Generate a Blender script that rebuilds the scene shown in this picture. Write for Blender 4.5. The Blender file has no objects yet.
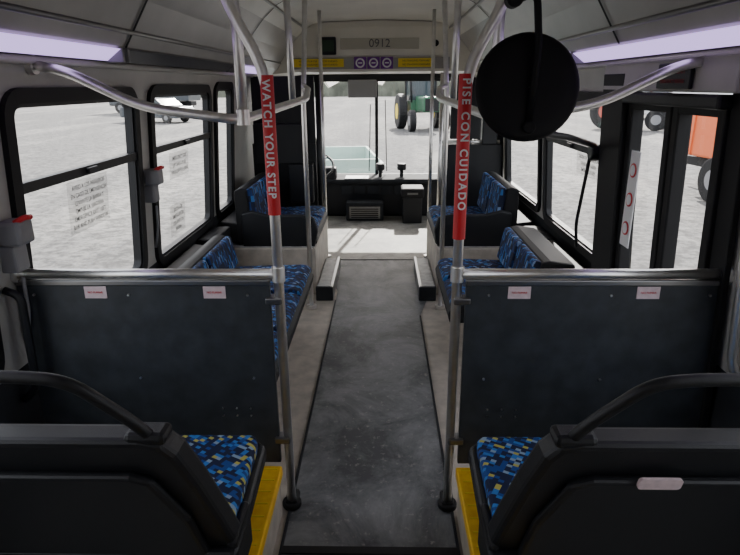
import bpy, math, bmesh, random
from mathutils import Matrix, Vector
random.seed(4)
S=bpy.context.scene
COL=S.collection

# ---------------------------------------------------------------- materials
def nmat(name,col,rough=.5,metal=0,var=0,vscale=8,bump=0,bscale=200,spec=.5,col2=None,detail=4):
    m=bpy.data.materials.new(name); m.use_nodes=True
    nt=m.node_tree; b=nt.nodes['Principled BSDF']
    b.inputs['Base Color'].default_value=(*col,1); b.inputs['Roughness'].default_value=rough
    b.inputs['Metallic'].default_value=metal; b.inputs['Specular IOR Level'].default_value=spec
    tc=nt.nodes.new('ShaderNodeTexCoord')
    if var>0 or col2:
        n=nt.nodes.new('ShaderNodeTexNoise'); n.inputs['Scale'].default_value=vscale; n.inputs['Detail'].default_value=detail
        nt.links.new(tc.outputs['Object'],n.inputs['Vector'])
        r=nt.nodes.new('ShaderNodeValToRGB')
        c2=col2 or tuple(min(1,c*(1+var)) for c in col); c1=col if col2 else tuple(c*(1-var) for c in col)
        r.color_ramp.elements[0].position=.35; r.color_ramp.elements[1].position=.68
        r.color_ramp.elements[0].color=(*c1,1); r.color_ramp.elements[1].color=(*c2,1)
        nt.links.new(n.outputs['Fac'],r.inputs['Fac']); nt.links.new(r.outputs['Color'],b.inputs['Base Color'])
    if bump>0:
        n2=nt.nodes.new('ShaderNodeTexNoise'); n2.inputs['Scale'].default_value=bscale
        nt.links.new(tc.outputs['Object'],n2.inputs['Vector'])
        bp=nt.nodes.new('ShaderNodeBump'); bp.inputs['Strength'].default_value=bump; bp.inputs['Distance'].default_value=.002
        nt.links.new(n2.outputs['Fac'],bp.inputs['Height']); nt.links.new(bp.outputs['Normal'],b.inputs['Normal'])
    return m
def emat(name,col,st):
    m=bpy.data.materials.new(name); m.use_nodes=True; b=m.node_tree.nodes['Principled BSDF']
    b.inputs['Base Color'].default_value=(.30,.27,.38,1)
    b.inputs['Emission Color'].default_value=(*col,1); b.inputs['Emission Strength'].default_value=st
    return m
def glassmat(name,tint,g=.06):
    m=bpy.data.materials.new(name); m.use_nodes=True; nt=m.node_tree; nt.nodes.clear()
    o=nt.nodes.new('ShaderNodeOutputMaterial'); mx=nt.nodes.new('ShaderNodeMixShader'); t=nt.nodes.new('ShaderNodeBsdfTransparent'); gl=nt.nodes.new('ShaderNodeBsdfGlossy')
    t.inputs['Color'].default_value=(*tint,1); gl.inputs['Roughness'].default_value=.03; mx.inputs['Fac'].default_value=g
    nt.links.new(t.outputs[0],mx.inputs[1]); nt.links.new(gl.outputs[0],mx.inputs[2]); nt.links.new(mx.outputs[0],o.inputs['Surface'])
    return m
def fabric(name,cols,scale):
    m=bpy.data.materials.new(name); m.use_nodes=True; nt=m.node_tree; b=nt.nodes['Principled BSDF']; b.inputs['Roughness'].default_value=.85
    tc=nt.nodes.new('ShaderNodeTexCoord'); L=nt.links
    mp=nt.nodes.new('ShaderNodeMapping'); mp.inputs['Rotation'].default_value=(.0,.0,.5); mp.inputs['Location'].default_value=(.003,.007,.0031)
    L.new(tc.outputs['Object'],mp.inputs['Vector'])
    sn=nt.nodes.new('ShaderNodeVectorMath'); sn.operation='SNAP'; sn.inputs[1].default_value=(scale,scale*.7,scale*2)
    L.new(mp.outputs[0],sn.inputs[0])
    w=nt.nodes.new('ShaderNodeTexWhiteNoise'); L.new(sn.outputs[0],w.inputs['Vector'])
    r=nt.nodes.new('ShaderNodeValToRGB'); r.color_ramp.interpolation='CONSTANT'
    els=r.color_ramp.elements
    els[0].position=0; els[0].color=(*cols[0][1],1); els[1].position=cols[1][0]; els[1].color=(*cols[1][1],1)
    for p,c in cols[2:]:
        e=els.new(p); e.color=(*c,1)
    L.new(w.outputs['Value'],r.inputs['Fac']); L.new(r.outputs['Color'],b.inputs['Base Color'])
    return m

M={}
M['wall']=nmat('wall_laminate',(.46,.445,.41),.45,var=.08,vscale=5,bump=.15)
M['ceil']=nmat('ceiling_laminate',(.64,.62,.56),.4,var=.07,vscale=3)
M['head']=nmat('header_laminate',(.84,.81,.71),.4,var=.04,vscale=3)
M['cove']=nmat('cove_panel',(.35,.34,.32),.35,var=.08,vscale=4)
M['dark']=nmat('dark_lower_wall',(.028,.030,.033),.75,var=.3,vscale=6,bump=.2,spec=.2)
M['black']=nmat('black_plastic',(.009,.010,.012),.45,bump=.35,bscale=500,spec=.4)
M['rubber']=nmat('black_rubber',(.010,.010,.011),.6,spec=.3)
M['panel']=nmat('partition_laminate',(.036,.042,.047),.5,var=.25,vscale=14,bump=.15,detail=8)
M['steel']=nmat('stainless_steel',(.88,.87,.84),.36,metal=1,var=.06,vscale=30)
M['steel_d']=nmat('brushed_dark_steel',(.25,.25,.25),.35,metal=1)
M['yellow']=nmat('yellow_nosing',(1.0,.56,.01),.5,var=.12,vscale=30)
M['red']=nmat('red_label',(.62,.012,.02),.45)
M['redd']=nmat('dull_red_print',(.22,.01,.015),.5)
M['orange']=nmat('orange_paint',(.75,.16,.05),.5)
M['white']=nmat('white_print',(.85,.85,.85),.5)
M['pink']=nmat('label_pinkish',(.75,.60,.62),.5,var=.08,vscale=60)
M['grey_t']=nmat('grey_text',(.07,.07,.07),.5)
M['beige']=nmat('beige_pedestal',(.48,.43,.36),.6,var=.16,vscale=12,detail=8)
M['tread']=nmat('grey_tread',(.33,.33,.32),.5,var=.25,vscale=25)
M['plate']=nmat('number_plate_panel',(.50,.48,.40),.45)
M['ysign']=nmat('yellow_sign',(.95,.70,.04),.5)
M['purple']=nmat('purple_sign',(.16,.02,.28),.5)
M['green']=nmat('green_display',(.02,.05,.025),.4)
M['greybox']=nmat('grey_latch',(.24,.24,.25),.45)
M['lamp']=emat('fluorescent_lens',(.66,.48,1.0),1.5)
M['lampfill']=emat('fluorescent_lens_fill',(.93,.90,1.0),5.5)  # boosted emission for unseen strips behind the camera, added as cabin fill light
M['lampoff']=nmat('lens_off',(.10,.10,.11),.3)
M['glass']=glassmat('window_glass',(.85,.86,.87))
M['glassd']=glassmat('door_glass',(.85,.86,.87))
M['film']=glassmat('notice_film',(.74,.74,.74),.04)
M['fab']=fabric('blue_block_upholstery',[(0,(.006,.014,.055)),(.46,(.012,.065,.28)),(.70,(.03,.20,.58)),(.87,(.28,.40,.53)),(.94,(.55,.50,.10))],.016)
M['fab2']=fabric('navy_upholstery',[(0,(.004,.009,.034)),(.50,(.007,.034,.15)),(.78,(.025,.15,.42)),(.94,(.20,.30,.50))],.022)
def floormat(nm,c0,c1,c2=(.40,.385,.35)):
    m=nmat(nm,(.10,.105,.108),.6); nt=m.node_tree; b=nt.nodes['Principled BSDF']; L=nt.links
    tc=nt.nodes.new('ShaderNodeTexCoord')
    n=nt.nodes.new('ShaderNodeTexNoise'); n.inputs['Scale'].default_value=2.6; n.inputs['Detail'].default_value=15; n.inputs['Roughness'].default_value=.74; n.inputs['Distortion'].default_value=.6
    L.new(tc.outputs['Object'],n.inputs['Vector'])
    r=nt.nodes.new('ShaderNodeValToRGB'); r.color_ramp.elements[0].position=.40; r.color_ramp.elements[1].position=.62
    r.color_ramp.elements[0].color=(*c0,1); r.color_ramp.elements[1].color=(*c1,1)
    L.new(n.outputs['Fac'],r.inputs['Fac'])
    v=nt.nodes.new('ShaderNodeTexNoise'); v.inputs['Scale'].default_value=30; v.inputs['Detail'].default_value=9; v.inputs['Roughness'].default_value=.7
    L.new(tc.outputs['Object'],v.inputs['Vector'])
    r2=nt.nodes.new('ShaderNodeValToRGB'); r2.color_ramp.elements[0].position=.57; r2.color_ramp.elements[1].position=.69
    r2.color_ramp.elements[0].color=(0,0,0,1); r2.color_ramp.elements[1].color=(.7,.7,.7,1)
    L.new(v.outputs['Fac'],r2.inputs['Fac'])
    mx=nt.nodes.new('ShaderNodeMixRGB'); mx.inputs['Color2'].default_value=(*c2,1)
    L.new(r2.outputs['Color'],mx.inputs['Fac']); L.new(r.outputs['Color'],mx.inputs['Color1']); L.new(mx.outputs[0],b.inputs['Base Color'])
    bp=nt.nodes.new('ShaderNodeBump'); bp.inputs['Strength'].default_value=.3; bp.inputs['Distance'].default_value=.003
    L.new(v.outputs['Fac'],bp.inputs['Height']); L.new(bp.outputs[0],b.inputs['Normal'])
    return m
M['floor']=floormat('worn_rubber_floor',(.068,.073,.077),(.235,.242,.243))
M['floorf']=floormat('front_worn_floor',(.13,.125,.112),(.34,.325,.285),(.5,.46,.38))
def gravel():
    m=nmat('gravel_lot',(.5,.5,.5),.95); nt=m.node_tree; b=nt.nodes['Principled BSDF']; L=nt.links
    tc=nt.nodes.new('ShaderNodeTexCoord')
    def ns(sc,ms,det,ro,rot):
        mp=nt.nodes.new('ShaderNodeMapping'); mp.inputs['Scale'].default_value=ms; mp.inputs['Rotation'].default_value=(0,0,rot); L.new(tc.outputs['Object'],mp.inputs['Vector'])
        n=nt.nodes.new('ShaderNodeTexNoise'); n.inputs['Scale'].default_value=sc; n.inputs['Detail'].default_value=det; n.inputs['Roughness'].default_value=ro
        L.new(mp.outputs[0],n.inputs['Vector']); return n
    def rp(n,p0,p1,c0,c1):
        r=nt.nodes.new('ShaderNodeValToRGB'); r.color_ramp.elements[0].position=p0; r.color_ramp.elements[1].position=p1
        r.color_ramp.elements[0].color=(*c0,1); r.color_ramp.elements[1].color=(*c1,1); L.new(n.outputs['Fac'],r.inputs['Fac']); return r
    a=rp(ns(6,(1,1,1),10,.8,0),.42,.58,(.085,.083,.080),(.265,.258,.245))
    t=rp(ns(.45,(1,.22,1),6,.6,.5),.45,.60,(.62,.62,.63),(1,.99,.97))
    mx=nt.nodes.new('ShaderNodeMixRGB'); mx.blend_type='MULTIPLY'; mx.inputs['Fac'].default_value=1
    L.new(a.outputs[0],mx.inputs['Color1']); L.new(t.outputs[0],mx.inputs['Color2']); L.new(mx.outputs[0],b.inputs['Base Color'])
    return m
M['gravel']=gravel()

# ---------------------------------------------------------------- helpers
def grp(name,loc=(0,0,0)):
    e=bpy.data.objects.new(name,None); e.location=loc; e.empty_display_size=.1; COL.objects.link(e); return e
def add(name,me,mat,par=None,smooth=False):
    o=bpy.data.objects.new(name,me); COL.objects.link(o)
    if mat: me.materials.append(mat)
    if par:
        o.parent=par; o.matrix_parent_inverse=Matrix.Translation(-Vector(par.location))
    if smooth:
        for p in me.polygons: p.use_smooth=True
    return o
def mesh(name,vs,fs,mat,par=None,smooth=False,bev=0,seg=2):
    me=bpy.data.meshes.new(name); me.from_pydata([tuple(v) for v in vs],[],fs)
    bm=bmesh.new(); bm.from_mesh(me); bmesh.ops.recalc_face_normals(bm,faces=bm.faces)
    if bev>0:
        es=[e for e in bm.edges if len(e.link_faces)==2 and e.calc_face_angle(0)>.5]
        bmesh.ops.bevel(bm,geom=es,offset=bev,segments=seg,profile=.5,affect='EDGES',clamp_overlap=True)
    bm.to_mesh(me); bm.free()
    o=add(name,me,mat,par,smooth)
    return o
def box(name,x,y,z,mat,par=None,bev=0,seg=2):
    x=sorted(x);y=sorted(y);z=sorted(z)
    vs=[(a,b,c) for a in x for b in y for c in z]
    fs=[(0,1,3,2),(4,6,7,5),(0,4,5,1),(2,3,7,6),(0,2,6,4),(1,5,7,3)]
    return mesh(name,vs,fs,mat,par,bev=bev,seg=seg)
def prism(name,poly,fn,a,b,mat,par=None,bev=0,seg=2,smooth=False):
    n=len(poly); vs=[fn(p,q,a) for p,q in poly]+[fn(p,q,b) for p,q in poly]
    fs=[tuple(range(n)),tuple(range(2*n-1,n-1,-1))]+[(i,(i+1)%n,n+(i+1)%n,n+i) for i in range(n)]
    return mesh(name,vs,fs,mat,par,bev=bev,seg=seg,smooth=smooth)
def fillet(pts,r,n=7):
    P=[Vector(p) for p in pts]; out=[P[0]]
    for i in range(1,len(P)-1):
        a,b,c=P[i-1],P[i],P[i+1]; d1=(a-b);d2=(c-b); rr=min(r,d1.length*.49,d2.length*.49)
        p1=b+d1.normalized()*rr; p2=b+d2.normalized()*rr
        for k in range(n+1):
            t=k/n; out.append((1-t)**2*p1+2*t*(1-t)*b+t*t*p2)
    out.append(P[-1]); return out
def tube(name,pts,r,mat,par=None,fr=.06,sides=14):
    P=fillet(pts,fr); n=len(P); vs=[];fs=[]
    up=None
    for i in range(n):
        t=(P[min(i+1,n-1)]-P[max(i-1,0)]).normalized()
        if up is None:
            up=Vector((0,0,1)) if abs(t.z)<.9 else Vector((1,0,0))
        s=t.cross(up).normalized(); up=s.cross(t).normalized()
        for k in range(sides):
            a=2*math.pi*k/sides; vs.append(P[i]+s*math.cos(a)*r+up*math.sin(a)*r)
    for i in range(n-1):
        for k in range(sides):
            a=i*sides+k;b=i*sides+(k+1)%sides; fs.append((a,b,b+sides,a+sides))
    fs.append(tuple(range(sides))); fs.append(tuple(range(n*sides-1,(n-1)*sides-1,-1)))
    o=mesh(name,vs,fs,mat,par)
    for p in o.data.polygons:
        if len(p.vertices)==4: p.use_smooth=True
    return o
def cyl(name,c,axis,r,h,mat,par=None,seg=32,r2=None,bev=0):
    ax=Vector(axis).normalized(); u=ax.orthogonal().normalized(); w=ax.cross(u); c=Vector(c); r2=r if r2 is None else r2
    vs=[c-ax*h/2+(u*math.cos(2*math.pi*k/seg)+w*math.sin(2*math.pi*k/seg))*r for k in range(seg)]
    vs+=[c+ax*h/2+(u*math.cos(2*math.pi*k/seg)+w*math.sin(2*math.pi*k/seg))*r2 for k in range(seg)]
    fs=[tuple(range(seg)),tuple(range(2*seg-1,seg-1,-1))]+[(i,(i+1)%seg,seg+(i+1)%seg,seg+i) for i in range(seg)]
    o=mesh(name,vs,fs,mat,par,bev=bev)
    return o
def rrect(a0,a1,b0,b1,r,n=6):
    pts=[]
    for cx,cy,s in((a1-r,b1-r,0),(a0+r,b1-r,1),(a0+r,b0+r,2),(a1-r,b0+r,3)):
        for k in range(n+1):
            t=math.pi/2*(s+k/n); pts.append((cx+r*math.cos(t),cy+r*math.sin(t)))
    return pts
def text(name,s,size,origin,X,Z,mat,par,align='LEFT',ext=.0004,bold=0,sp=1.0):
    cu=bpy.data.curves.new(name,'FONT'); cu.body=s; cu.size=size; cu.align_x=align; cu.align_y='CENTER'; cu.extrude=ext; cu.offset=bold; cu.space_character=sp
    o=bpy.data.objects.new(name+'_tmp',cu); COL.objects.link(o)
    dg=bpy.context.evaluated_depsgraph_get(); me=bpy.data.meshes.new_from_object(o.evaluated_get(dg))
    bpy.data.objects.remove(o)
    X=Vector(X).normalized(); Z=Vector(Z).normalized(); Y=Z.cross(X)
    m=Matrix((X,Y,Z)).transposed().to_4x4(); m.translation=Vector(origin); me.transform(m)
    me.materials.clear()
    return add(name,me,mat,par)
def wx(z):
    P=[(-2,1.2),(.6,1.2),(1.5,1.135),(1.62,1.11),(3,1.0)]
    for (z0,x0),(z1,x1) in zip(P,P[1:]):
        if z<=z1: return x0+(x1-x0)*(z-z0)/(z1-z0)

# ---------------------------------------------------------------- shell
Y0,Y1=-1.0,7.35
def wallmesh(name,s,holes):
    ys=sorted(set([Y0,Y1]+[h[0] for h in holes]+[h[1] for h in holes]))
    zs=sorted(set([-.35,.6,1.5,1.62]+[h[2] for h in holes]+[h[3] for h in holes]))
    vs=[];fs=[];mi=[];idx={}
    T=.03
    def V(y,z,o):
        k=(y,z,o)
        if k not in idx: idx[k]=len(vs); vs.append((s*(wx(z)+o),y,z))
        return idx[k]
    for i in range(len(ys)-1):
        for j in range(len(zs)-1):
            ym=(ys[i]+ys[i+1])/2; zm=(zs[j]+zs[j+1])/2
            if any(h[0]<ym<h[1] and h[2]<zm<h[3] for h in holes): continue
            for o in (0,T):
                fs.append((V(ys[i],zs[j],o),V(ys[i+1],zs[j],o),V(ys[i+1],zs[j+1],o),V(ys[i],zs[j+1],o))); mi.append(1 if (zm<.6) else 0)
    for h in holes:
        for a,b in (((h[0],h[2]),(h[1],h[2])),((h[0],h[3]),(h[1],h[3])),((h[0],h[2]),(h[0],h[3])),((h[1],h[2]),(h[1],h[3]))):
            fs.append((V(*a,0),V(*b,0),V(*b,T),V(*a,T))); mi.append(1)
    me=bpy.data.meshes.new(name); me.from_pydata(vs,[],fs)
    o=add(name,me,M['wall']); me.materials.append(M['dark'])
    for p,k in zip(me.polygons,mi): p.material_index=k
    return o
FW=.032
def hole(w): return (w[0]+FW,w[1]-FW,w[2]+FW,w[3]-FW)
LW=[(.3,1.66,.60,1.52),(1.82,2.86,.58,1.52),(3.00,4.10,.56,1.53),(4.20,4.72,.56,1.55),(5.6,6.9,.6,1.55)]
RW=[(.2,1.55,.60,1.50),(2.86,4.02,.60,1.48),(4.12,5.34,.62,1.48)]
RD=[(1.84,2.62,.02,1.50),(5.50,6.70,-.05,1.60)]
wallmesh('wall_left',-1,[hole(w) for w in LW])
wallmesh('wall_right',1,[hole(w) for w in RW]+RD)

def ring(name,s,w,inner,mat,par,r=.10,d0=-.004,d1=.02,ri=None):
    po=rrect(*w,r); ri=ri or max(r-inner,.02); pi=rrect(w[0]+inner,w[1]-inner,w[2]+inner,w[3]-inner,ri)
    n=len(po); vs=[]
    for pts,d in((po,d0),(po,d1),(pi,d1),(pi,-.03)):
        vs+=[(s*(wx(z)-d),y,z) for y,z in pts]
    fs=[]
    for a,b in((0,1),(1,2),(2,3),(3,0)):
        for i in range(n):
            j=(i+1)%n; fs.append((a*n+i,a*n+j,b*n+j,b*n+i))
    return mesh(name,vs,fs,mat,par)
def pane(name,s,w,off,mat,par,r=.05):
    pts=rrect(*w,r); return mesh(name,[(s*(wx(z)+off),y,z) for y,z in pts],[tuple(range(len(pts)))],mat,par)
wn=0
def window(s,w,transom=True):
    global wn; wn+=1
    g=grp('window_%d'%wn,(s*wx((w[2]+w[3])/2),(w[0]+w[1])/2,(w[2]+w[3])/2))
    ring('frame',s,w,.05,M['rubber'],g)
    ring('inner_frame',s,(w[0]+.045,w[1]-.045,w[2]+.045,w[3]-.045),.018,M['black'],g,r=.06,d1=.008)
    pane('glass',s,(w[0]+.05,w[1]-.05,w[2]+.05,w[3]-.05),.012,M['glass'],g)
    if transom:
        zb=w[2]+(w[3]-w[2])*.66
        prism('transom_bar',[(zb-.018,-.012),(zb+.018,-.012),(zb+.018,.014),(zb-.018,.014)],lambda z,d,y:(s*(wx(z)-d),y,z),w[0]+.05,w[1]-.05,M['black'],g)
        box('latch',(s*(wx(zb)-.014),s*(wx(zb)-.03)),((w[0]+w[1])/2-.04,(w[0]+w[1])/2+.04),(zb-.012,zb+.012),M['black'],g,bev=.004)
    return g
wl=[window(-1,w,i!=3) for i,w in enumerate(LW)]
wr=[window(1,w) for w in RW]
def notice(par,s,y,z,lines,size,mat,w=None,back=False):
    X=(0,1,0) if s<0 else (0,-1,0)
    if back:
        zt=z+size*1.1; zb=z-len(lines)*size*1.25+size*.2
        mesh('notice_film',[(s*(wx(q)+.0105),yy,q) for yy,q in((y-w,zb),(y+w,zb),(y+w,zt),(y-w,zt))],[(0,1,2,3)],M['film'],par)
    for i,l in enumerate(lines):
        zz=z-i*size*1.25; text('notice_line_%d'%i,l,size,(s*(wx(zz)+.008),y,zz),X,(-s,0,0),mat,par,align='CENTER',ext=.0002,bold=.0002)
notice(wl[1],-1,2.36,1.14,['AVISO A LOS PASAJEROS','EN CASO DE EMERGENCIA','LEVANTE LA BARRA Y','EMPUJE LA VENTANA','EMERGENCY EXIT - LIFT','BAR AND PUSH WINDOW'],.025,M['grey_t'],.17,True)
notice(wl[2],-1,3.48,1.12,['EMERGENCY EXIT','LIFT BAR & PUSH','WINDOW TO OPEN'],.032,M['grey_t'],.17,True)
notice(wl[2],-1,3.42,.82,['SALIDA DE','EMERGENCIA','LEVANTE LA','BARRA'],.032,M['grey_t'],.13,True)
notice(wr[1],1,3.2,1.13,['SALIDA DE EMERGENCIA','LEVANTE LA BARRA','EMERGENCY EXIT'],.028,M['grey_t'],.2,True)

box('floor',(-1.2,1.2),(Y0,7.35),(-.06,-.004),M['beige'])
g=grp('aisle_floor_mat',(0,3,0))
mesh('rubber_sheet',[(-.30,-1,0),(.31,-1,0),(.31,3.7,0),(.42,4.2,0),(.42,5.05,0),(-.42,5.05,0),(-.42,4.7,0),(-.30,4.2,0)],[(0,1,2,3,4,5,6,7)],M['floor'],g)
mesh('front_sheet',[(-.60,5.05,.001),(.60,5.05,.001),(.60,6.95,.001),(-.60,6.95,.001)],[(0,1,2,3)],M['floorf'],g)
box('seam_trim',(-.30,.31),(1.555,1.59),(0,.008),M['rubber'],g,bev=.002)
box('front_seam',(-.42,.42),(5.045,5.06),(0,.004),M['dark'],g)
box('edge_trim_left',(-.305,-.295),(-1,4.0),(0,.006),M['dark'],g); box('edge_trim_right',(.305,.315),(-1,3.7),(0,.006),M['dark'],g)
mesh('wall_back',[(-1.2,Y0,-.1),(1.2,Y0,-.1),(1.2,Y0,2.1),(-1.2,Y0,2.1)],[(0,1,2,3)],M['wall'])
prof=[(1.11,1.62),(1.045,1.625),(.985,1.672),(.955,1.72),(.88,1.84),(.78,1.96),(.68,2.05),(.62,2.08),(.5,2.10),(0,2.115)]
full=[(-x,z) for x,z in prof]+[(x,z) for x,z in reversed(prof[:-1])]
def sweep(name,pts,y0,y1,mat,par=None):
    vs=[];n=len(pts)
    for y in(y0,y1): vs+=[(x,y,z) for x,z in pts]
    return mesh(name,vs,[(i,i+1,n+i+1,n+i) for i in range(n-1)],mat,par)
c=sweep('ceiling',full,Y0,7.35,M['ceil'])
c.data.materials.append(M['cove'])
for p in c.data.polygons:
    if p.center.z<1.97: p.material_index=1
mesh('roof',[(-1.25,Y0,1.6),(-1.25,7.4,1.6),(-1.0,7.4,2.2),(-1.0,Y0,2.2),(1.0,7.4,2.2),(1.0,Y0,2.2),(1.25,7.4,1.6),(1.25,Y0,1.6)],[(0,1,2,3),(3,2,4,5),(5,4,6,7)],M['white'])
k=0
for s in(-1,1):
    for (x,z) in((.69,2.035),(.95,1.725),):
        k+=1; tube('trim_%d'%k,[(s*x,Y0,z),(s*x,5.98,z)],.010,M['steel_d'])
    k+=1; tube('trim_%d'%k,[(s*1.1,Y0,1.605),(s*1.1,5.5,1.605)],.014,M['ceil'])
for y in (.9,2.45,4.3):
    for s in(-1,1):
        k+=1; mesh('trim_%d'%k,[(s*(x-.004),yy,z-.004) for yy in(y,y+.02) for x,z in prof[2:8]],[(i,i+1,7+i,6+i) for i in range(5)],M['dark'])
def strip(s,y0,y1,mt):
    g=grp('fluorescent_light_strip',(s*1.0,(y0+y1)/2,1.65))
    a=(1.040,1.618);b=(.981,1.662)
    mesh('lens',[(s*a[0],y0,a[1]),(s*b[0],y0,b[1]),(s*b[0],y1,b[1]),(s*a[0],y1,a[1])],[(0,1,2,3)],M[mt],g)
    for y in(y0,y1): box('end_cap',(s*1.045,s*.975),(y-.01,y+.01),(1.612,1.665),M['greybox'],g,bev=.003)
strip(-1,-.8,.9,'lampfill'); strip(-1,.95,2.42,'lamp'); strip(-1,2.47,4.25,'lampoff'); strip(-1,4.35,5.3,'lamp')  # rearmost strip on each side is out of view, over-bright to fill the interior
strip(1,-.8,.9,'lampfill'); strip(1,.95,3.05,'lamp'); strip(1,3.1,4.6,'lamp'); strip(1,4.65,5.3,'lampoff')

g=grp('destination_header',(0,6,1.85))
hp=[(-1.11,1.64),(-1.1,1.62),(-.86,1.645),(.86,1.645),(1.1,1.62),(1.11,1.64),(1.0,1.7),(.88,1.86),(.78,1.97),(.62,2.09),(0,2.11),(-.62,2.09),(-.78,1.97),(-.88,1.86),(-1.0,1.7)]
prism('bulkhead',hp,lambda x,z,y:(x,y,z),6.0,7.3,M['head'],g)
prism('raised_panel',rrect(-.84,.90,1.79,2.05,.06),lambda x,z,y:(x,y,z),5.985,6.0,M['head'],g,bev=.005)
box('lower_strip',(-.85,.70),(5.98,6.0),(1.67,1.775),M['cove'],g,bev=.003)
box('number_plate',(-.36,.40),(5.975,5.985),(1.85,1.95),M['plate'],g,bev=.003)
text('bus_number','0912',.105,(.02,5.972,1.90),(1,0,0),(0,-1,0),M['grey_t'],g,'CENTER',bold=0)
box('yellow_notice_left',(-.83,-.33),(5.972,5.98),(1.69,1.765),M['ysign'],g)
box('yellow_notice_right',(.20,.55),(5.972,5.98),(1.685,1.765),M['ysign'],g)
for i in range(2):
    text('yellow_line_%d'%i,'WATCH YOUR STEP  PISE CON CUIDADO',.020,(-.58,5.97,1.742-i*.032),(1,0,0),(0,-1,0),M['grey_t'],g,'CENTER')
    text('yellow_rline_%d'%i,'NO STANDING FORWARD',.022,(.375,5.97,1.742-i*.034),(1,0,0),(0,-1,0),M['grey_t'],g,'CENTER')
for i,x in enumerate((-.17,-.04,.09)):
    box('purple_tile_%d'%i,(x-.06,x+.06),(5.972,5.98),(1.67,1.78),M['purple'],g)
    cyl('symbol_disc_%d'%i,(x,5.969,1.725),(0,1,0),.045,.004,M['white'],g)
    cyl('symbol_inner_%d'%i,(x,5.966,1.725),(0,1,0),.030,.004,M['purple'],g)
    box('symbol_bar_%d'%i,(x-.02,x+.02),(5.960,5.964),(1.719,1.731),M['white'],g)
g=grp('stop_requested_display',(-.5,5.95,1.9))
box('housing',(-.57,-.40),(5.93,5.975),(1.80,1.96),M['black'],g,bev=.01); box('screen',(-.55,-.42),(5.925,5.93),(1.83,1.93),M['green'],g)
g=grp('dome_speaker',(.55,5.97,2)); cyl('grille',(.56,5.972,1.9),(0,1,0),.03,.012,M['dark'],g)

g=grp('window_%d'%(wn+1),(0,7.3,1.05))
def fbox(n,x,z,m=M['black'],y=(7.27,7.33)): box(n,x,y,z,m,g,bev=.008)
fbox('sill',(-1.15,1.15),(.36,.46)); fbox('head',(-1.15,1.15),(1.56,1.66)); fbox('pillar_left',(-1.15,-1.02),(.4,1.62)); fbox('pillar_right',(1.02,1.15),(.4,1.62)); fbox('centre_pillar',(-.045,-.005),(.4,1.62))
mesh('glass',[(-1.1,7.3,.44),(1.1,7.3,.44),(1.1,7.3,1.62),(-1.1,7.3,1.62)],[(0,1,2,3)],M['glass'],g)
box('sun_visor',(-.36,-.02),(7.1,7.12),(1.38,1.58),M['greybox'],g,bev=.01)
tube('wiper_left',[(-.12,7.24,.5),(-.11,7.25,.8),(-.10,7.25,1.3)],.006,M['black'],g); tube('wiper_right',[(.1,7.24,.5),(.09,7.25,.9),(.08,7.25,1.35)],.006,M['black'],g)
mesh('wall_front',[(-1.2,7.34,-.35),(1.2,7.34,-.35),(1.2,7.34,.42),(-1.2,7.34,.42)],[(0,1,2,3)],M['dark'])

g=grp('dashboard',(0,7.05,.2))
box('fascia',(-1.12,1.02),(6.9,7.26),(0,.42),M['black'],g,bev=.03,seg=3)
box('top_pad',(-1.12,1.02),(6.84,7.26),(.41,.46),M['dark'],g,bev=.015)
for i in range(6): box('fascia_rib_%d'%i,(-.45+.16*i,-.32+.16*i),(6.885,6.91),(.27,.38),M['dark'],g,bev=.004)
box('instrument_pod',(-1.0,-.5),(6.86,7.0),(.42,.60),M['black'],g,bev=.03)
for i,x in enumerate((.02,.28)):
    cyl('wiper_motor_post_%d'%i,(x,7.05,.50),(0,0,1),.022,.1,M['black'],g); cyl('wiper_motor_%d'%i,(x,7.05,.58),(0,0,1),.055,.08,M['black'],g,bev=.01)
box('clipboard',(-.40,-.12),(6.86,7.1),(.461,.468),M['white'],g)
g=grp('heater_unit',(-.25,6.7,.12))
box('case',(-.38,.06),(6.64,6.83),(0.002,.22),M['dark'],g,bev=.015)
box('grille_plate',(-.34,.02),(6.63,6.64),(.03,.17),M['steel_d'],g)
for i in range(5): box('louvre_%d'%i,(-.32,.0),(6.62,6.63),(.04+.025*i,.052+.025*i),M['black'],g)
g=grp('farebox',(.38,6.65,.3))
box('stand',(.28,.50),(6.5,6.75),(0.002,.30),M['black'],g,bev=.01); box('head',(.26,.52),(6.48,6.77),(.30,.41),M['rubber'],g,bev=.02); box('coin_slot',(.33,.45),(6.47,6.5),(.34,.36),M['steel_d'],g)
g=grp('steering_wheel',(-.72,6.45,.62))
cc=Vector((-.72,6.48,.66)); ax=Vector((0,-.55,.83)).normalized(); u=ax.orthogonal().normalized(); w=ax.cross(u)
tube('rim',[cc+(u*math.cos(a*math.pi/12)+w*math.sin(a*math.pi/12))*.22 for a in range(25)],.014,M['black'],g,fr=.02)
for a in(0,2.1,4.2): tube('spoke',[cc,cc+(u*math.cos(a)+w*math.sin(a))*.22],.010,M['black'],g)
cyl('hub',cc,ax,.05,.04,M['black'],g,bev=.01); tube('column',[cc,(-.72,6.80,.25),(-.72,6.82,0)],.03,M['black'],g)
g=grp('driver_seat',(-.80,5.9,.4))
cyl('pedestal',(-.80,5.85,.13),(0,0,1),.14,.26,M['black'],g); box('cushion',(-1.04,-.56),(5.62,6.1),(.26,.40),M['fab2'],g,bev=.05,seg=4)
prism('backrest',[(5.52,.38),(5.66,.38),(5.58,1.02),(5.54,1.06),(5.47,1.04)],lambda y,z,x:(x,y,z),-1.04,-.56,M['black'],g,bev=.03,seg=3)
g=grp('driver_partition',(-.85,5.35,.9))
box('panel',(-1.14,-.56),(5.34,5.37),(.0,1.02),M['black'],g,bev=.005)
box('upper_panel',(-1.12,-.56),(5.34,5.37),(1.02,1.60),M['black'],g,bev=.005)
tube('post',[(-.53,5.355,0),(-.53,5.355,1.60)],.022,M['black'],g)
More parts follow.
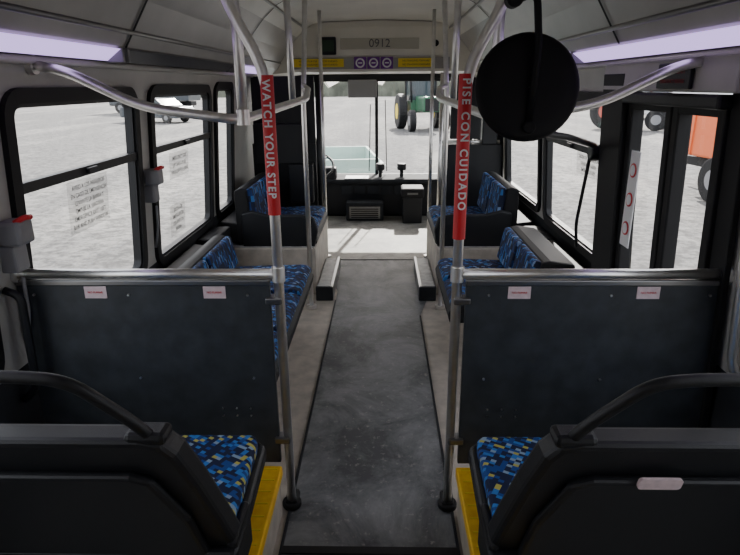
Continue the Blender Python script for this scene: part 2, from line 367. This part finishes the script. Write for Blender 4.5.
box('equipment_box',(-1.10,-.66),(5.22,5.34),(.85,1.2),M['black'],g,bev=.01)
box('lower_box',(-.80,-.58),(5.20,5.34),(.50,.85),M['black'],g,bev=.01)

def door_leaf(g,nm,s,y0,y1,z0,z1,gz0,mat,frame=.07,t=.035,gm=None,inset=0):
    X=lambda z,d:s*(wx(z)-d+inset)
    def bar(n,ya,yb,za,zb):
        vs=[(X(z,d),y,z) for d in(-.02,t) for y in(ya,yb) for z in(za,zb)]
        mesh(nm+n,vs,[(0,1,3,2),(4,6,7,5),(0,4,5,1),(2,3,7,6),(0,2,6,4),(1,5,7,3)],mat,g,bev=.006)
    bar('_stile_a',y0,y0+frame,z0,z1);bar('_stile_b',y1-frame,y1,z0,z1);bar('_top',y0,y1,z1-frame,z1);bar('_mid',y0,y1,gz0-frame,gz0);bar('_kick',y0,y1,z0,gz0-frame)
    mesh(nm+'_glass',[(X(z,0),y,z) for y,z in((y0+.03,gz0-.02),(y1-.03,gz0-.02),(y1-.03,z1-.03),(y0+.03,z1-.03))],[(0,1,2,3)],gm or M['glassd'],g)
g=grp('door_1',(1.16,2.26,.75))
door_leaf(g,'leaf_front',1,2.21,2.60,.03,1.46,.36,M['rubber'],frame=.045)
door_leaf(g,'leaf_rear',1,1.86,2.20,.03,1.46,.36,M['rubber'],frame=.045)
box('warning_decal',(1.112,1.116),(2.43,2.52),(.84,1.25),M['white'],g)
for i in range(3): cyl('decal_symbol_%d'%i,(1.110,2.475,.92+.125*i),(1,0,0),.030,.003,M['red'],g); cyl('decal_symbol_core_%d'%i,(1.108,2.475,.92+.125*i),(1,0,0),.023,.003,M['white'],g)
for n,y,d1 in(('pillar_front',(2.60,2.84),.05),('pillar_rear',(1.77,1.86),.012)):
    vs=[(wx(z)-d,yy,z) for d in(-.01,d1) for yy in y for z in(.0,1.56)]
    mesh(n,vs,[(0,1,3,2),(4,6,7,5),(0,4,5,1),(2,3,7,6),(0,2,6,4),(1,5,7,3)],M['rubber'],g,bev=.004)
box('header_rail',(1.07,1.14),(1.85,2.60),(1.44,1.485),M['black'],g,bev=.01)
box('engine_cover',(1.075,1.12),(1.78,2.84),(1.49,1.60),M['wall'],g,bev=.006)
g=grp('door_closer_arm',(.8,2.4,1.3))
tube('arm',[(.50,2.10,1.36),(.60,2.17,1.355),(.82,2.45,1.31),(1.06,2.83,1.24)],.014,M['black'],g)
cyl('pivot',(1.085,2.88,1.20),(1,0,0),.04,.05,M['black'],g,bev=.008); tube('rod',[(1.07,2.89,1.20),(1.09,3.05,.80),(1.13,3.12,.66)],.009,M['black'],g)
g=grp('exit_sign',(1.06,2.1,1.53)); box('plate',(1.058,1.072),(2.02,2.26),(1.50,1.585),M['black'],g,bev=.004)
text('sign_text','SALIDA  EXIT',.030,(1.057,2.14,1.56),(0,-1,0),(-1,0,0),M['redd'],g,'CENTER',bold=.0005); text('sign_text_2','EMERGENCY RELEASE',.018,(1.057,2.14,1.525),(0,-1,0),(-1,0,0),M['redd'],g,'CENTER')
g=grp('door_2',(1.16,6.1,.8))
door_leaf(g,'leaf_a',1,5.52,6.1,-.03,1.56,.30,M['rubber']); door_leaf(g,'leaf_b',1,6.1,6.68,-.03,1.56,.30,M['rubber'])
g=grp('entry_barrier',(.9,5.42,.6))
box('panel',(.60,1.15),(5.40,5.43),(.0,1.0),M['black'],g,bev=.005); tube('post',[(.58,5.415,0),(.58,5.415,1.62)],.018,M['steel'],g); tube('rail',[(.58,5.415,1.02),(1.12,5.415,1.02)],.016,M['steel'],g)
box('side_shield',(.95,1.09),(5.36,5.46),(1.0,1.58),M['black'],g,bev=.01); box('schedule_rack',(.66,.93),(5.36,5.40),(1.05,1.58),M['black'],g,bev=.01)

for s in(-1,1):
    g=grp('seat_platform',(s*.75,.4,.1))
    box('riser',(s*1.195,s*.325),(Y0+.01,1.755),(0,.195),M['beige'],g,bev=.004)
    box('deck',(s*1.195,s*.385),(Y0+.01,1.75),(.195,.203),M['tread'],g)
    box('yellow_nosing',(s*.395,s*.315),(Y0+.01,1.765),(.165,.206),M['yellow'],g,bev=.006)
    for i in range(26): box('nosing_groove_%d'%i,(s*.385,s*.33),(1.74-.06*i,1.745-.06*i),(.2055,.2085),M['ysign'],g)

for s in(-1,1):
    g=grp('modesty_partition',(s*.75,1.8,.55))
    box('panel',(s*1.177,s*.325),(1.79,1.81),(.20,.905),M['panel'],g,bev=.003)
    tube('top_rail',[(s*1.18,1.8,.93),(s*.30,1.8,.93)],.017,M['steel'],g)
    box('panel_channel',(s*1.177,s*.325),(1.784,1.816),(.893,.912),M['steel_d'],g,bev=.003)
    for i,x in enumerate((.91,.51)):
        if s>0: x=(.92,.50)[i]
        box('label_%d'%i,(s*(x-.037),s*(x+.037)),(1.787,1.79),(.848,.89),M['pink'],g)
        text('label_text_%d'%i,'NO FUMAR',.010,(s*x,1.786,.869),(1,0,0),(0,-1,0),M['red'],g,'CENTER')
    for x in(.40,.80,1.12):
        for z in(.28,.55,.86):
            cyl('rivet',(s*x,1.787,z),(0,1,0),.004,.006,M['steel'],g,seg=10)
    for x in(.42,.47,.52):
        for z in(.40,.43): cyl('screw',(s*x,1.787,z),(0,1,0),.003,.005,M['steel'],g,seg=8)
    for x,z in((.31,.84),(.31,.30)): box('clamp',(s*.34,s*.285),(1.775,1.825),(z-.012,z+.012),M['steel_d'],g,bev=.005)
    cyl('wall_flange',(s*1.172,1.8,.93),(1,0,0),.03,.02,M['steel'],g)

def stanchion(s,words,z0,z1):
    g=grp('grab_pole',(s*.3,1.8,1))
    tube('pole',[(s*.295,1.8,.0),(s*.295,1.8,1.56),(s*.40,1.8,1.75),(s*.50,1.8,2.095)],.0165,M['steel'],g,fr=.09)
    cyl('foot_flange',(s*.295,1.8,.012),(0,0,1),.036,.024,M['rubber'],g,bev=.006)
    box('foot_block',(s*.32,s*.27),(1.78,1.86),(0,.035),M['rubber'],g,bev=.012)
    cyl('red_sleeve',(s*.295,1.8,(z0+z1)/2),(0,0,1),.020,z1-z0,M['red'],g,seg=28)
    text('warning_text',words,.033,(s*.295,1.7785,z1-.012),(0,0,-1),(0,-1,0),M['white'],g,ext=.001,bold=.0008,sp=1.22 if s<0 else 1.35)
    cyl('ceiling_flange',(s*.50,1.8,2.093),(0,0,1),.04,.02,M['steel'],g)
    cyl('tee_joint',(s*.295,1.8,.93),(0,0,1),.022,.05,M['steel'],g)
    return g
stanchion(-1,'WATCH YOUR STEP',1.13,1.55)
stanchion(1,'PISE CON CUIDADO',1.05,1.55)
for s in(-1,1):
    g=grp('overhead_grab_rail',(s*.7,2.1,1.5))
    tube('cross_rail',[(s*1.10,2.0,1.59),(s*1.0,2.0,1.57),(s*.76,2.0,1.455),(s*.43,2.0,1.41),(s*.32,2.9,1.46),(s*.36,3.3,1.50)],.0165,M['steel'],g,fr=.08)
    tube('hanger',[(s*.42,2.0,1.40),(s*.42,2.0,1.75),(s*.46,2.0,2.10)],.0175,M['steel'],g)
    cyl('collar',(s*.42,2.0,1.42),(0,0,1),.022,.05,M['steel'],g); cyl('wall_flange',(s*1.108,2.0,1.59),(1,0,0),.03,.02,M['steel'],g)
    tube('front_hanger',[(s*.40,3.0,1.43),(s*.41,3.0,2.11)],.0165,M['steel'],g)
    g=grp('vertical_handrail',(s*.47,5.13,1))
    tube('pole',[(s*.47,5.13,0),(s*.47,5.13,2.10)],.016,M['steel'],g); cyl('flange',(s*.47,5.13,.012),(0,0,1),.04,.024,M['steel'],g)
    g=grp('vertical_handrail',(s*.45,3.85,1))
    tube('pole',[(s*.46,3.85,0),(s*.46,3.85,1.4),(s*.42,3.85,2.10)],.016,M['steel'],g); cyl('flange',(s*.46,3.85,.012),(0,0,1),.035,.024,M['steel'],g)
    tube('link',[(s*.455,3.85,1.52),(s*.36,3.31,1.50)],.015,M['steel'],g)
g=grp('convex_mirror',(.46,1.7,1.51))
vs=[];fs=[];N=40
prof_m=[(0,-.012),(.10,-.012),(.13,-.010),(.140,-.006),(.147,.002),(.147,.010),(.12,.035),(.08,.055),(.04,.066),(0,.07)]
cm=Vector((.455,1.70,1.51)); axm=Vector((-.05,1,-.12)).normalized(); um=axm.orthogonal().normalized(); wm=axm.cross(um)
for r,d in prof_m:
    for kk in range(N):
        a=2*math.pi*kk/N; vs.append(cm+axm*d+(um*math.cos(a)+wm*math.sin(a))*max(r,.001))
for i in range(len(prof_m)-1):
    for kk in range(N): fs.append((i*N+kk,i*N+(kk+1)%N,(i+1)*N+(kk+1)%N,(i+1)*N+kk))
mblack=nmat('mirror_back_black',(.004,.004,.005),.6,spec=.25)
o=mesh('mirror_dome',vs,fs,mblack,g,smooth=True); o.data.materials.append(M['steel'])
for p in o.data.polygons:
    if (p.center-cm).dot(axm)>.02: p.material_index=1
tube('gooseneck',[(.46,1.75,2.09),(.42,1.74,1.80),(.40,1.70,1.73),(.455,1.675,1.75),(.47,1.675,1.62),(.46,1.675,1.42)],.010,mblack,g,fr=.03)
cyl('hub',(.46,1.678,1.405),(0,1,0),.018,.03,mblack,g,bev=.004); cyl('swivel',(.40,1.70,1.735),(0,1,0),.022,.05,mblack,g,bev=.005)

def rear_seat(s):
    g=grp('transit_seat',(s*.76,1.2,.5))
    def lean(x,z,t): return (s*x,1.19-(z-.40)*.32+t,z)
    out=[(1.15,.36),(1.15,.74),(1.13,.785),(1.08,.812),(.47,.812),(.42,.80),(.395,.765),(.365,.66),(.335,.52),(.32,.44),(.325,.36)]
    prism('back_shell',out,lean,-.035,.045,M['black'],g,bev=.018,seg=3)
    inn=[(1.12,.34),(1.12,.72),(.50,.72),(.455,.70),(.40,.56),(.37,.34)]
    prism('rear_panel',inn,lean,-.06,-.03,M['black'],g,bev=.016,seg=3)
    prism('upholstered_back',[(1.11,.46),(1.11,.75),(.46,.75),(.42,.60),(.39,.46)],lean,.04,.075,M['fab'],g,bev=.015,seg=3)
    tube('handhold',[lean(.44,.80,-.01),lean(.47,.86,-.015),lean(.565,.978,-.02),lean(.66,.988,-.02),lean(1.02,.988,-.02),lean(1.10,.93,-.015),lean(1.12,.80,-.01)],.013,M['black'],g,fr=.06)
    box('handhold_boot',(s*.50,s*.41),(1.03,1.09),(.795,.825),M['black'],g,bev=.012)
    pan=[(1.14,1.12),(1.14,1.58),(1.12,1.61),(.36,1.61),(.325,1.58),(.31,1.15),(.31,1.12)]
    prism('seat_pan',pan,lambda x,y,z:(s*x,y,z),.365,.425,M['black'],g,bev=.02,seg=3)
    for a,b in((1.10,.735),(.72,.345)):
        cu=[(a,1.16),(a,1.56),(a-.02,1.585),(b+.02,1.585),(b,1.56),(b-.008,1.16)]
        prism('cushion',cu,lambda x,y,z:(s*x,y,z),.405,.462,M['fab'],g,bev=.018,seg=3)
    box('side_skirt',(s*.34,s*.315),(1.14,1.30),(.30,.44),M['black'],g,bev=.01)
    box('pedestal',(s*1.05,s*.55),(1.25,1.5),(.203,.37),M['black'],g,bev=.01)
    for i,y in enumerate((1.28,1.48)): tube('leg_%d'%i,[(s*.52,y,.203),(s*.52,y,.37)],.018,M['steel_d'],g)
    if s>0:
        prism('label',rrect(.59,.68,.708,.740,.008),lambda x,z,t:lean(x,z-.006,t),-.067,-.058,M['pink'],g)
    return g
rear_seat(-1); rear_seat(1)

def bench(s,y0,n,zc,wid,xf,hb,base,ends,bx=0,g=None):
    g=g or grp('side_facing_bench',(s*.8,y0+n*wid/2,zc))
    y1=y0+n*wid
    if base: box('seat_base',(s*1.10,s*.62),(y0+.03,y1-.03),(0.0,zc-.11),M['beige'],g,bev=.01)
    prism('shell',[(xf,zc-.06),(xf+.01,zc-.12),(1.05,zc-.12),(1.05,zc+hb-.02),(1.0-bx,zc+hb),(.955-bx,zc+hb-.01),(.94-bx,zc+.0),(xf+.03,zc-.02)],lambda x,z,y:(s*x,y,z),y0,y1,M['rubber'],g,bev=.012)
    prism('back_ledge',[(1.04,zc-.1),(1.17,zc-.1),(1.17,.555),(1.04,min(.54,zc+hb-.03))],lambda x,z,y:(s*x,y,z),y0,y1,M['rubber'],g,bev=.008)
    for i in range(n):
        a=y0+i*wid+.02;b=a+wid-.04
        prism('cushion_%d'%i,[(xf+.01,zc-.03),(xf+.02,zc+.0),(xf+.06,zc+.015),(.93-bx,zc),(.93-bx,zc-.04)],lambda x,z,y:(s*x,y,z),a,b,M['fab2'],g,bev=.012)
        prism('backrest_%d'%i,[(.88-bx,zc+.02),(.94-bx,zc+.02),(.965-bx,zc+hb-.02),(.95-bx,zc+hb-.005),(.92-bx,zc+hb-.01)],lambda x,z,y:(s*x,y,z),a,b,M['fab2'],g,bev=.012)
    for e in ends:
        prism('end_divider',[(xf+.02,zc-.13),(1.0,zc-.13),(1.0,zc+.13),(.92,zc+.15),(.80,zc+.12),(xf+.12,zc+.12),(xf+.02,zc+.10),(xf-.01,zc+.0)],lambda x,z,y:(s*x,y,z),e-.04,e-.005,M['black'],g,bev=.015,seg=3)
    return g
bench(-1,1.98,3,.41,.53,.40,.21,True,[])
bench(1,2.86,2,.42,.41,.40,.23,True,[],bx=.08)
for s in(-1,1):
    g=grp('side_facing_bench',(s*.8,4.6,.2))
    box('wheel_well_cover',(s*1.18,s*.45),(4.12,5.07),(0,.37),M['beige'],g,bev=.012)
    box('top_mat',(s*1.18,s*.47),(4.14,5.06),(.37,.374),M['tread'],g)
    bench(s,4.20,2,.495,.43,.44,.31,False,[4.20],g=g)
    gg=grp('wall_heater_cover',(s*1.12,3.9,.3)); box('cover',(s*1.19,s*1.06),(3.70,4.08),(0,.55),M['rubber'],gg,bev=.01)
    for i in range(5): box('slot_%d'%i,(s*1.062,s*1.056),(3.76,4.02),(.12+.06*i,.14+.06*i),M['dark'],gg)
    g=grp('side_step',(s*.38,4.4,.05))
    box('tread',(s*.445,s*.33),(4.02,4.78),(.0,.10),M['tread'],g,bev=.012); box('edge',(s*.345,s*.318),(4.0,4.8),(.0,.108),M['steel_d'],g,bev=.005)
    box('rear_edge',(s*.445,s*.32),(3.995,4.025),(0,.108),M['dark'],g,bev=.005)

for y in(1.765,2.94):
    g=grp('window_release_handle',(-1.14,y,1.07))
    box('box',(-1.165,-1.09),(y-.035,y+.05),(1.04,1.12),M['greybox'],g,bev=.012)
    box('lower_bracket',(-1.18,-1.12),(y-.03,y+.04),(.95,1.04),M['greybox'],g,bev=.008)
    tube('red_handle',[(-1.11,y-.02,1.115),(-1.085,y+.0,1.13),(-1.085,y+.03,1.125)],.009,M['red'],g,fr=.01)
    tube('strap',[(-1.13,y,.93),(-1.14,y+.01,.80),(-1.17,y+.02,.70)],.006,M['greybox'],g)
g=grp('door_grab_rail',(1.1,1.64,.9)); tube('rail',[(1.185,1.66,.62),(1.15,1.66,.68),(1.115,1.66,1.15),(1.15,1.66,1.20)],.014,M['steel'],g)
g=grp('wall_grab_rail',(-1.1,1.73,.7)); tube('rail',[(-1.17,1.72,.90),(-1.12,1.72,.88),(-1.13,1.72,.55),(-1.18,1.72,.5)],.013,M['black'],g)

GZ=-.6
mesh('ground',[(-150,-60,GZ),(150,-60,GZ),(150,220,GZ),(-150,220,GZ)],[(0,1,2,3)],M['gravel'])
tree=nmat('distant_foliage',(.16,.17,.13),.9,var=.4,vscale=.4)
g=grp('distant_tree_line',(0,120,0)); vs=[];fs=[];N=160
for i in range(N+1):
    x=-140+280*i/N; h=2.5+2*math.sin(i*.9)*math.sin(i*.37)+random.random()*1.5
    vs+=[(x,120+3*math.sin(i),GZ),(x,120+3*math.sin(i),GZ+h),(x,123+3*math.sin(i),GZ+h*1.1)]
for i in range(N):
    a=3*i; fs+=[(a,a+3,a+4,a+1),(a+1,a+4,a+5,a+2)]
mesh('foliage',vs,fs,tree,g)
paint={'w':nmat('white_paint',(.80,.81,.80),.3),'r':nmat('red_paint',(.50,.08,.05),.4),'d':nmat('dark_paint',(.05,.06,.07),.3),'b':nmat('blue_paint',(.05,.12,.28),.3),'g':nmat('pale_green_paint',(.50,.66,.58),.4),'t':nmat('tractor_green_paint',(.03,.12,.06),.4)}
cglass=nmat('car_glass',(.05,.07,.08),.1)
def wheel(par,x,y,r,w,nm,ax=(1,0,0),rim=None):
    cyl(nm+'_tyre',(x,y,GZ+r),ax,r,w,M['rubber'],par,bev=r*.08); cyl(nm+'_rim',(x,y,GZ+r),ax,r*.45,w+.02,rim or M['greybox'],par)
def xf(par,cx,cy,ang):
    par.location=(cx,cy,0); par.rotation_euler[2]=ang
def car(name,cx,cy,ang,col):
    g=grp(name,(0,0,0))
    body=[(-2.2,GZ+.35),(-2.25,GZ+.75),(-2.05,GZ+.95),(-1.3,GZ+1.0),(-.75,GZ+1.42),(.75,GZ+1.45),(1.4,GZ+1.02),(2.15,GZ+.88),(2.25,GZ+.55),(2.2,GZ+.3),(-2.2,GZ+.3)]
    prism('body',body,lambda y,z,x:(x,y,z),-.88,.88,col,g,bev=.06,seg=3)
    prism('side_glass',[(-1.15,GZ+1.02),(-.7,GZ+1.37),(.7,GZ+1.39),(1.2,GZ+1.04)],lambda y,z,x:(x,y,z),-.89,.89,cglass,g)
    mesh('windscreen',[(-.75,1.36,GZ+1.075),(.75,1.36,GZ+1.075),(.68,.80,GZ+1.45),(-.68,.80,GZ+1.45)],[(0,1,2,3)],cglass,g)
    mesh('rear_screen',[(-.75,-1.28,GZ+1.04),(.75,-1.28,GZ+1.04),(.68,-.80,GZ+1.42),(-.68,-.80,GZ+1.42)],[(0,1,2,3)],cglass,g)
    for x in(-.8,.8):
        for y in(-1.4,1.4): wheel(g,x,y,.32,.2,'wheel')
    xf(g,cx,cy,ang); return g
g=grp('utility_trailer',(0,0,0))
box('deck',(-.85,.85),(-1.1,1.1),(GZ+.55,GZ+.65),M['greybox'],g,bev=.01)
box('side_board_a',(-.87,-.82),(-1.1,1.1),(GZ+.6,GZ+.92),paint['g'],g,bev=.01); box('side_board_b',(.82,.87),(-1.1,1.1),(GZ+.6,GZ+.92),paint['g'],g,bev=.01)
box('front_board',(-.87,.87),(1.06,1.12),(GZ+.6,GZ+.92),paint['g'],g,bev=.01); box('tail_board',(-.87,.87),(-1.12,-1.06),(GZ+.6,GZ+.92),paint['g'],g,bev=.01)
for x in(-.95,.95): wheel(g,x,0,.33,.18,'wheel'); box('mudguard',(x-.12,x+.12),(-.4,.4),(GZ+.68,GZ+.72),paint['w'],g,bev=.01)
tube('drawbar',[(0,1.1,GZ+.6),(0,2.2,GZ+.5)],.04,M['rubber'],g)
xf(g,-1.0,11.0,.12)
car('parked_car',-14,37,1.2,paint['d'])
car('parked_car',17,38,1.5,paint['w'])
def tractor(name,cx,cy,ang,col,rim):
    g=grp(name,(0,0,0))
    box('hood',(-.4,.4),(-2.2,-.3),(GZ+.9,GZ+1.6),col,g,bev=.08); box('grille',(-.32,.32),(-2.24,-2.18),(GZ+.95,GZ+1.5),M['rubber'],g)
    box('cab_roof',(-.75,.75),(-.4,1.2),(GZ+2.55,GZ+2.72),col,g,bev=.06); box('cab_base',(-.6,.6),(-.3,1.1),(GZ+.8,GZ+1.4),col,g,bev=.05)
    for x in(-.65,.65):
        for y in(-.3,1.05): tube('cab_post',[(x*.9,y,GZ+1.3),(x,y,GZ+2.6)],.045,M['rubber'],g)
    box('cab_glass',(-.6,.6),(-.25,1.0),(GZ+1.4,GZ+2.55),cglass,g)
    for x in(-.95,.95):
        wheel(g,x,.6,.85,.42,'rear_wheel',rim=rim); wheel(g,x*.85,-1.6,.5,.28,'front_wheel',rim=M['greybox'])
    tube('exhaust',[(.3,-.9,GZ+1.5),(.3,-.9,GZ+2.6)],.05,M['rubber'],g)
    xf(g,cx,cy,ang); return g
tractor('farm_tractor',2.0,30,.15,paint['t'],M['ysign'])
tractor('farm_tractor',12.0,29.5,.9,paint['r'],paint['r'])
g=grp('farm_trailer',(0,0,0))
box('tub',(-.75,.75),(-1.2,1.2),(GZ+.75,GZ+1.75),M['orange'],g,bev=.05); box('frame',(-.6,.6),(-1.3,1.3),(GZ+.55,GZ+.72),M['rubber'],g)
for i in range(4): box('rib',(-.78,.78),(-1.1+.7*i,-1.02+.7*i),(GZ+.78,GZ+1.7),M['orange'],g)
tube('drawbar',[(0,1.2,GZ+.62),(0,2.4,GZ+.55)],.05,M['rubber'],g)
for x in(-.8,.8): wheel(g,x,0,.42,.25,'wheel')
xf(g,7.0,10.8,.1)
def truck(name,cx,cy,ang,col):
    g=grp(name,(0,0,0))
    box('cargo_box',(-1.2,1.2),(-3.5,1.6),(GZ+1.0,GZ+3.4),col,g,bev=.05); box('cab',(-1.1,1.1),(1.8,3.6),(GZ+.6,GZ+2.6),paint['d'],g,bev=.15,seg=3); box('windscreen',(-.95,.95),(3.55,3.62),(GZ+1.6,GZ+2.4),cglass,g)
    box('chassis',(-.5,.5),(-3.4,3.4),(GZ+.6,GZ+.95),M['rubber'],g)
    for x in(-.95,.95):
        for y in(-2.4,2.6): wheel(g,x,y,.48,.3,'wheel')
    xf(g,cx,cy,ang); return g
truck('box_truck',-19,50,1.45,paint['d']); truck('box_truck',24,48,1.5,paint['w'])

EL=math.radians(37.5)
w=bpy.data.worlds.new('sky'); S.world=w; w.use_nodes=True; nt=w.node_tree
bg=nt.nodes['Background']; sk=nt.nodes.new('ShaderNodeTexSky'); sk.sky_type='NISHITA'; sk.sun_disc=False; sk.sun_elevation=EL; sk.sun_rotation=math.radians(8); sk.air_density=1.0; sk.dust_density=4
mx=nt.nodes.new('ShaderNodeMixRGB'); mx.inputs['Fac'].default_value=.6; mx.inputs['Color2'].default_value=(9,9,9.2,1)
nt.links.new(sk.outputs[0],mx.inputs['Color1']); nt.links.new(mx.outputs[0],bg.inputs['Color']); bg.inputs['Strength'].default_value=.46
sd=bpy.data.lights.new('sun','SUN'); sd.energy=17; sd.angle=math.radians(.8); sd.color=(1,.96,.89)
so=bpy.data.objects.new('sun',sd); COL.objects.link(so); d=Vector((-.14,-math.cos(EL),-math.sin(EL)))
so.rotation_euler=d.to_track_quat('-Z','Y').to_euler(); so.location=(0,20,20)

th=math.radians(18.5); ps=math.radians(1.33); ro=math.radians(.4)
F=Vector((-math.sin(ps)*math.cos(th),math.cos(ps)*math.cos(th),-math.sin(th))); R0=Vector((math.cos(ps),math.sin(ps),0)); U0=R0.cross(F)
Rr=R0*math.cos(ro)-U0*math.sin(ro); Uu=Rr.cross(F)
cd=bpy.data.cameras.new('camera'); co=bpy.data.objects.new('camera',cd); COL.objects.link(co)
m=Matrix((Rr,Uu,-F)).transposed().to_4x4(); m.translation=Vector((.05,0,1.52)); co.matrix_world=m
cd.sensor_width=36; cd.lens=36*575/740; cd.clip_start=.02; cd.clip_end=500
S.camera=co
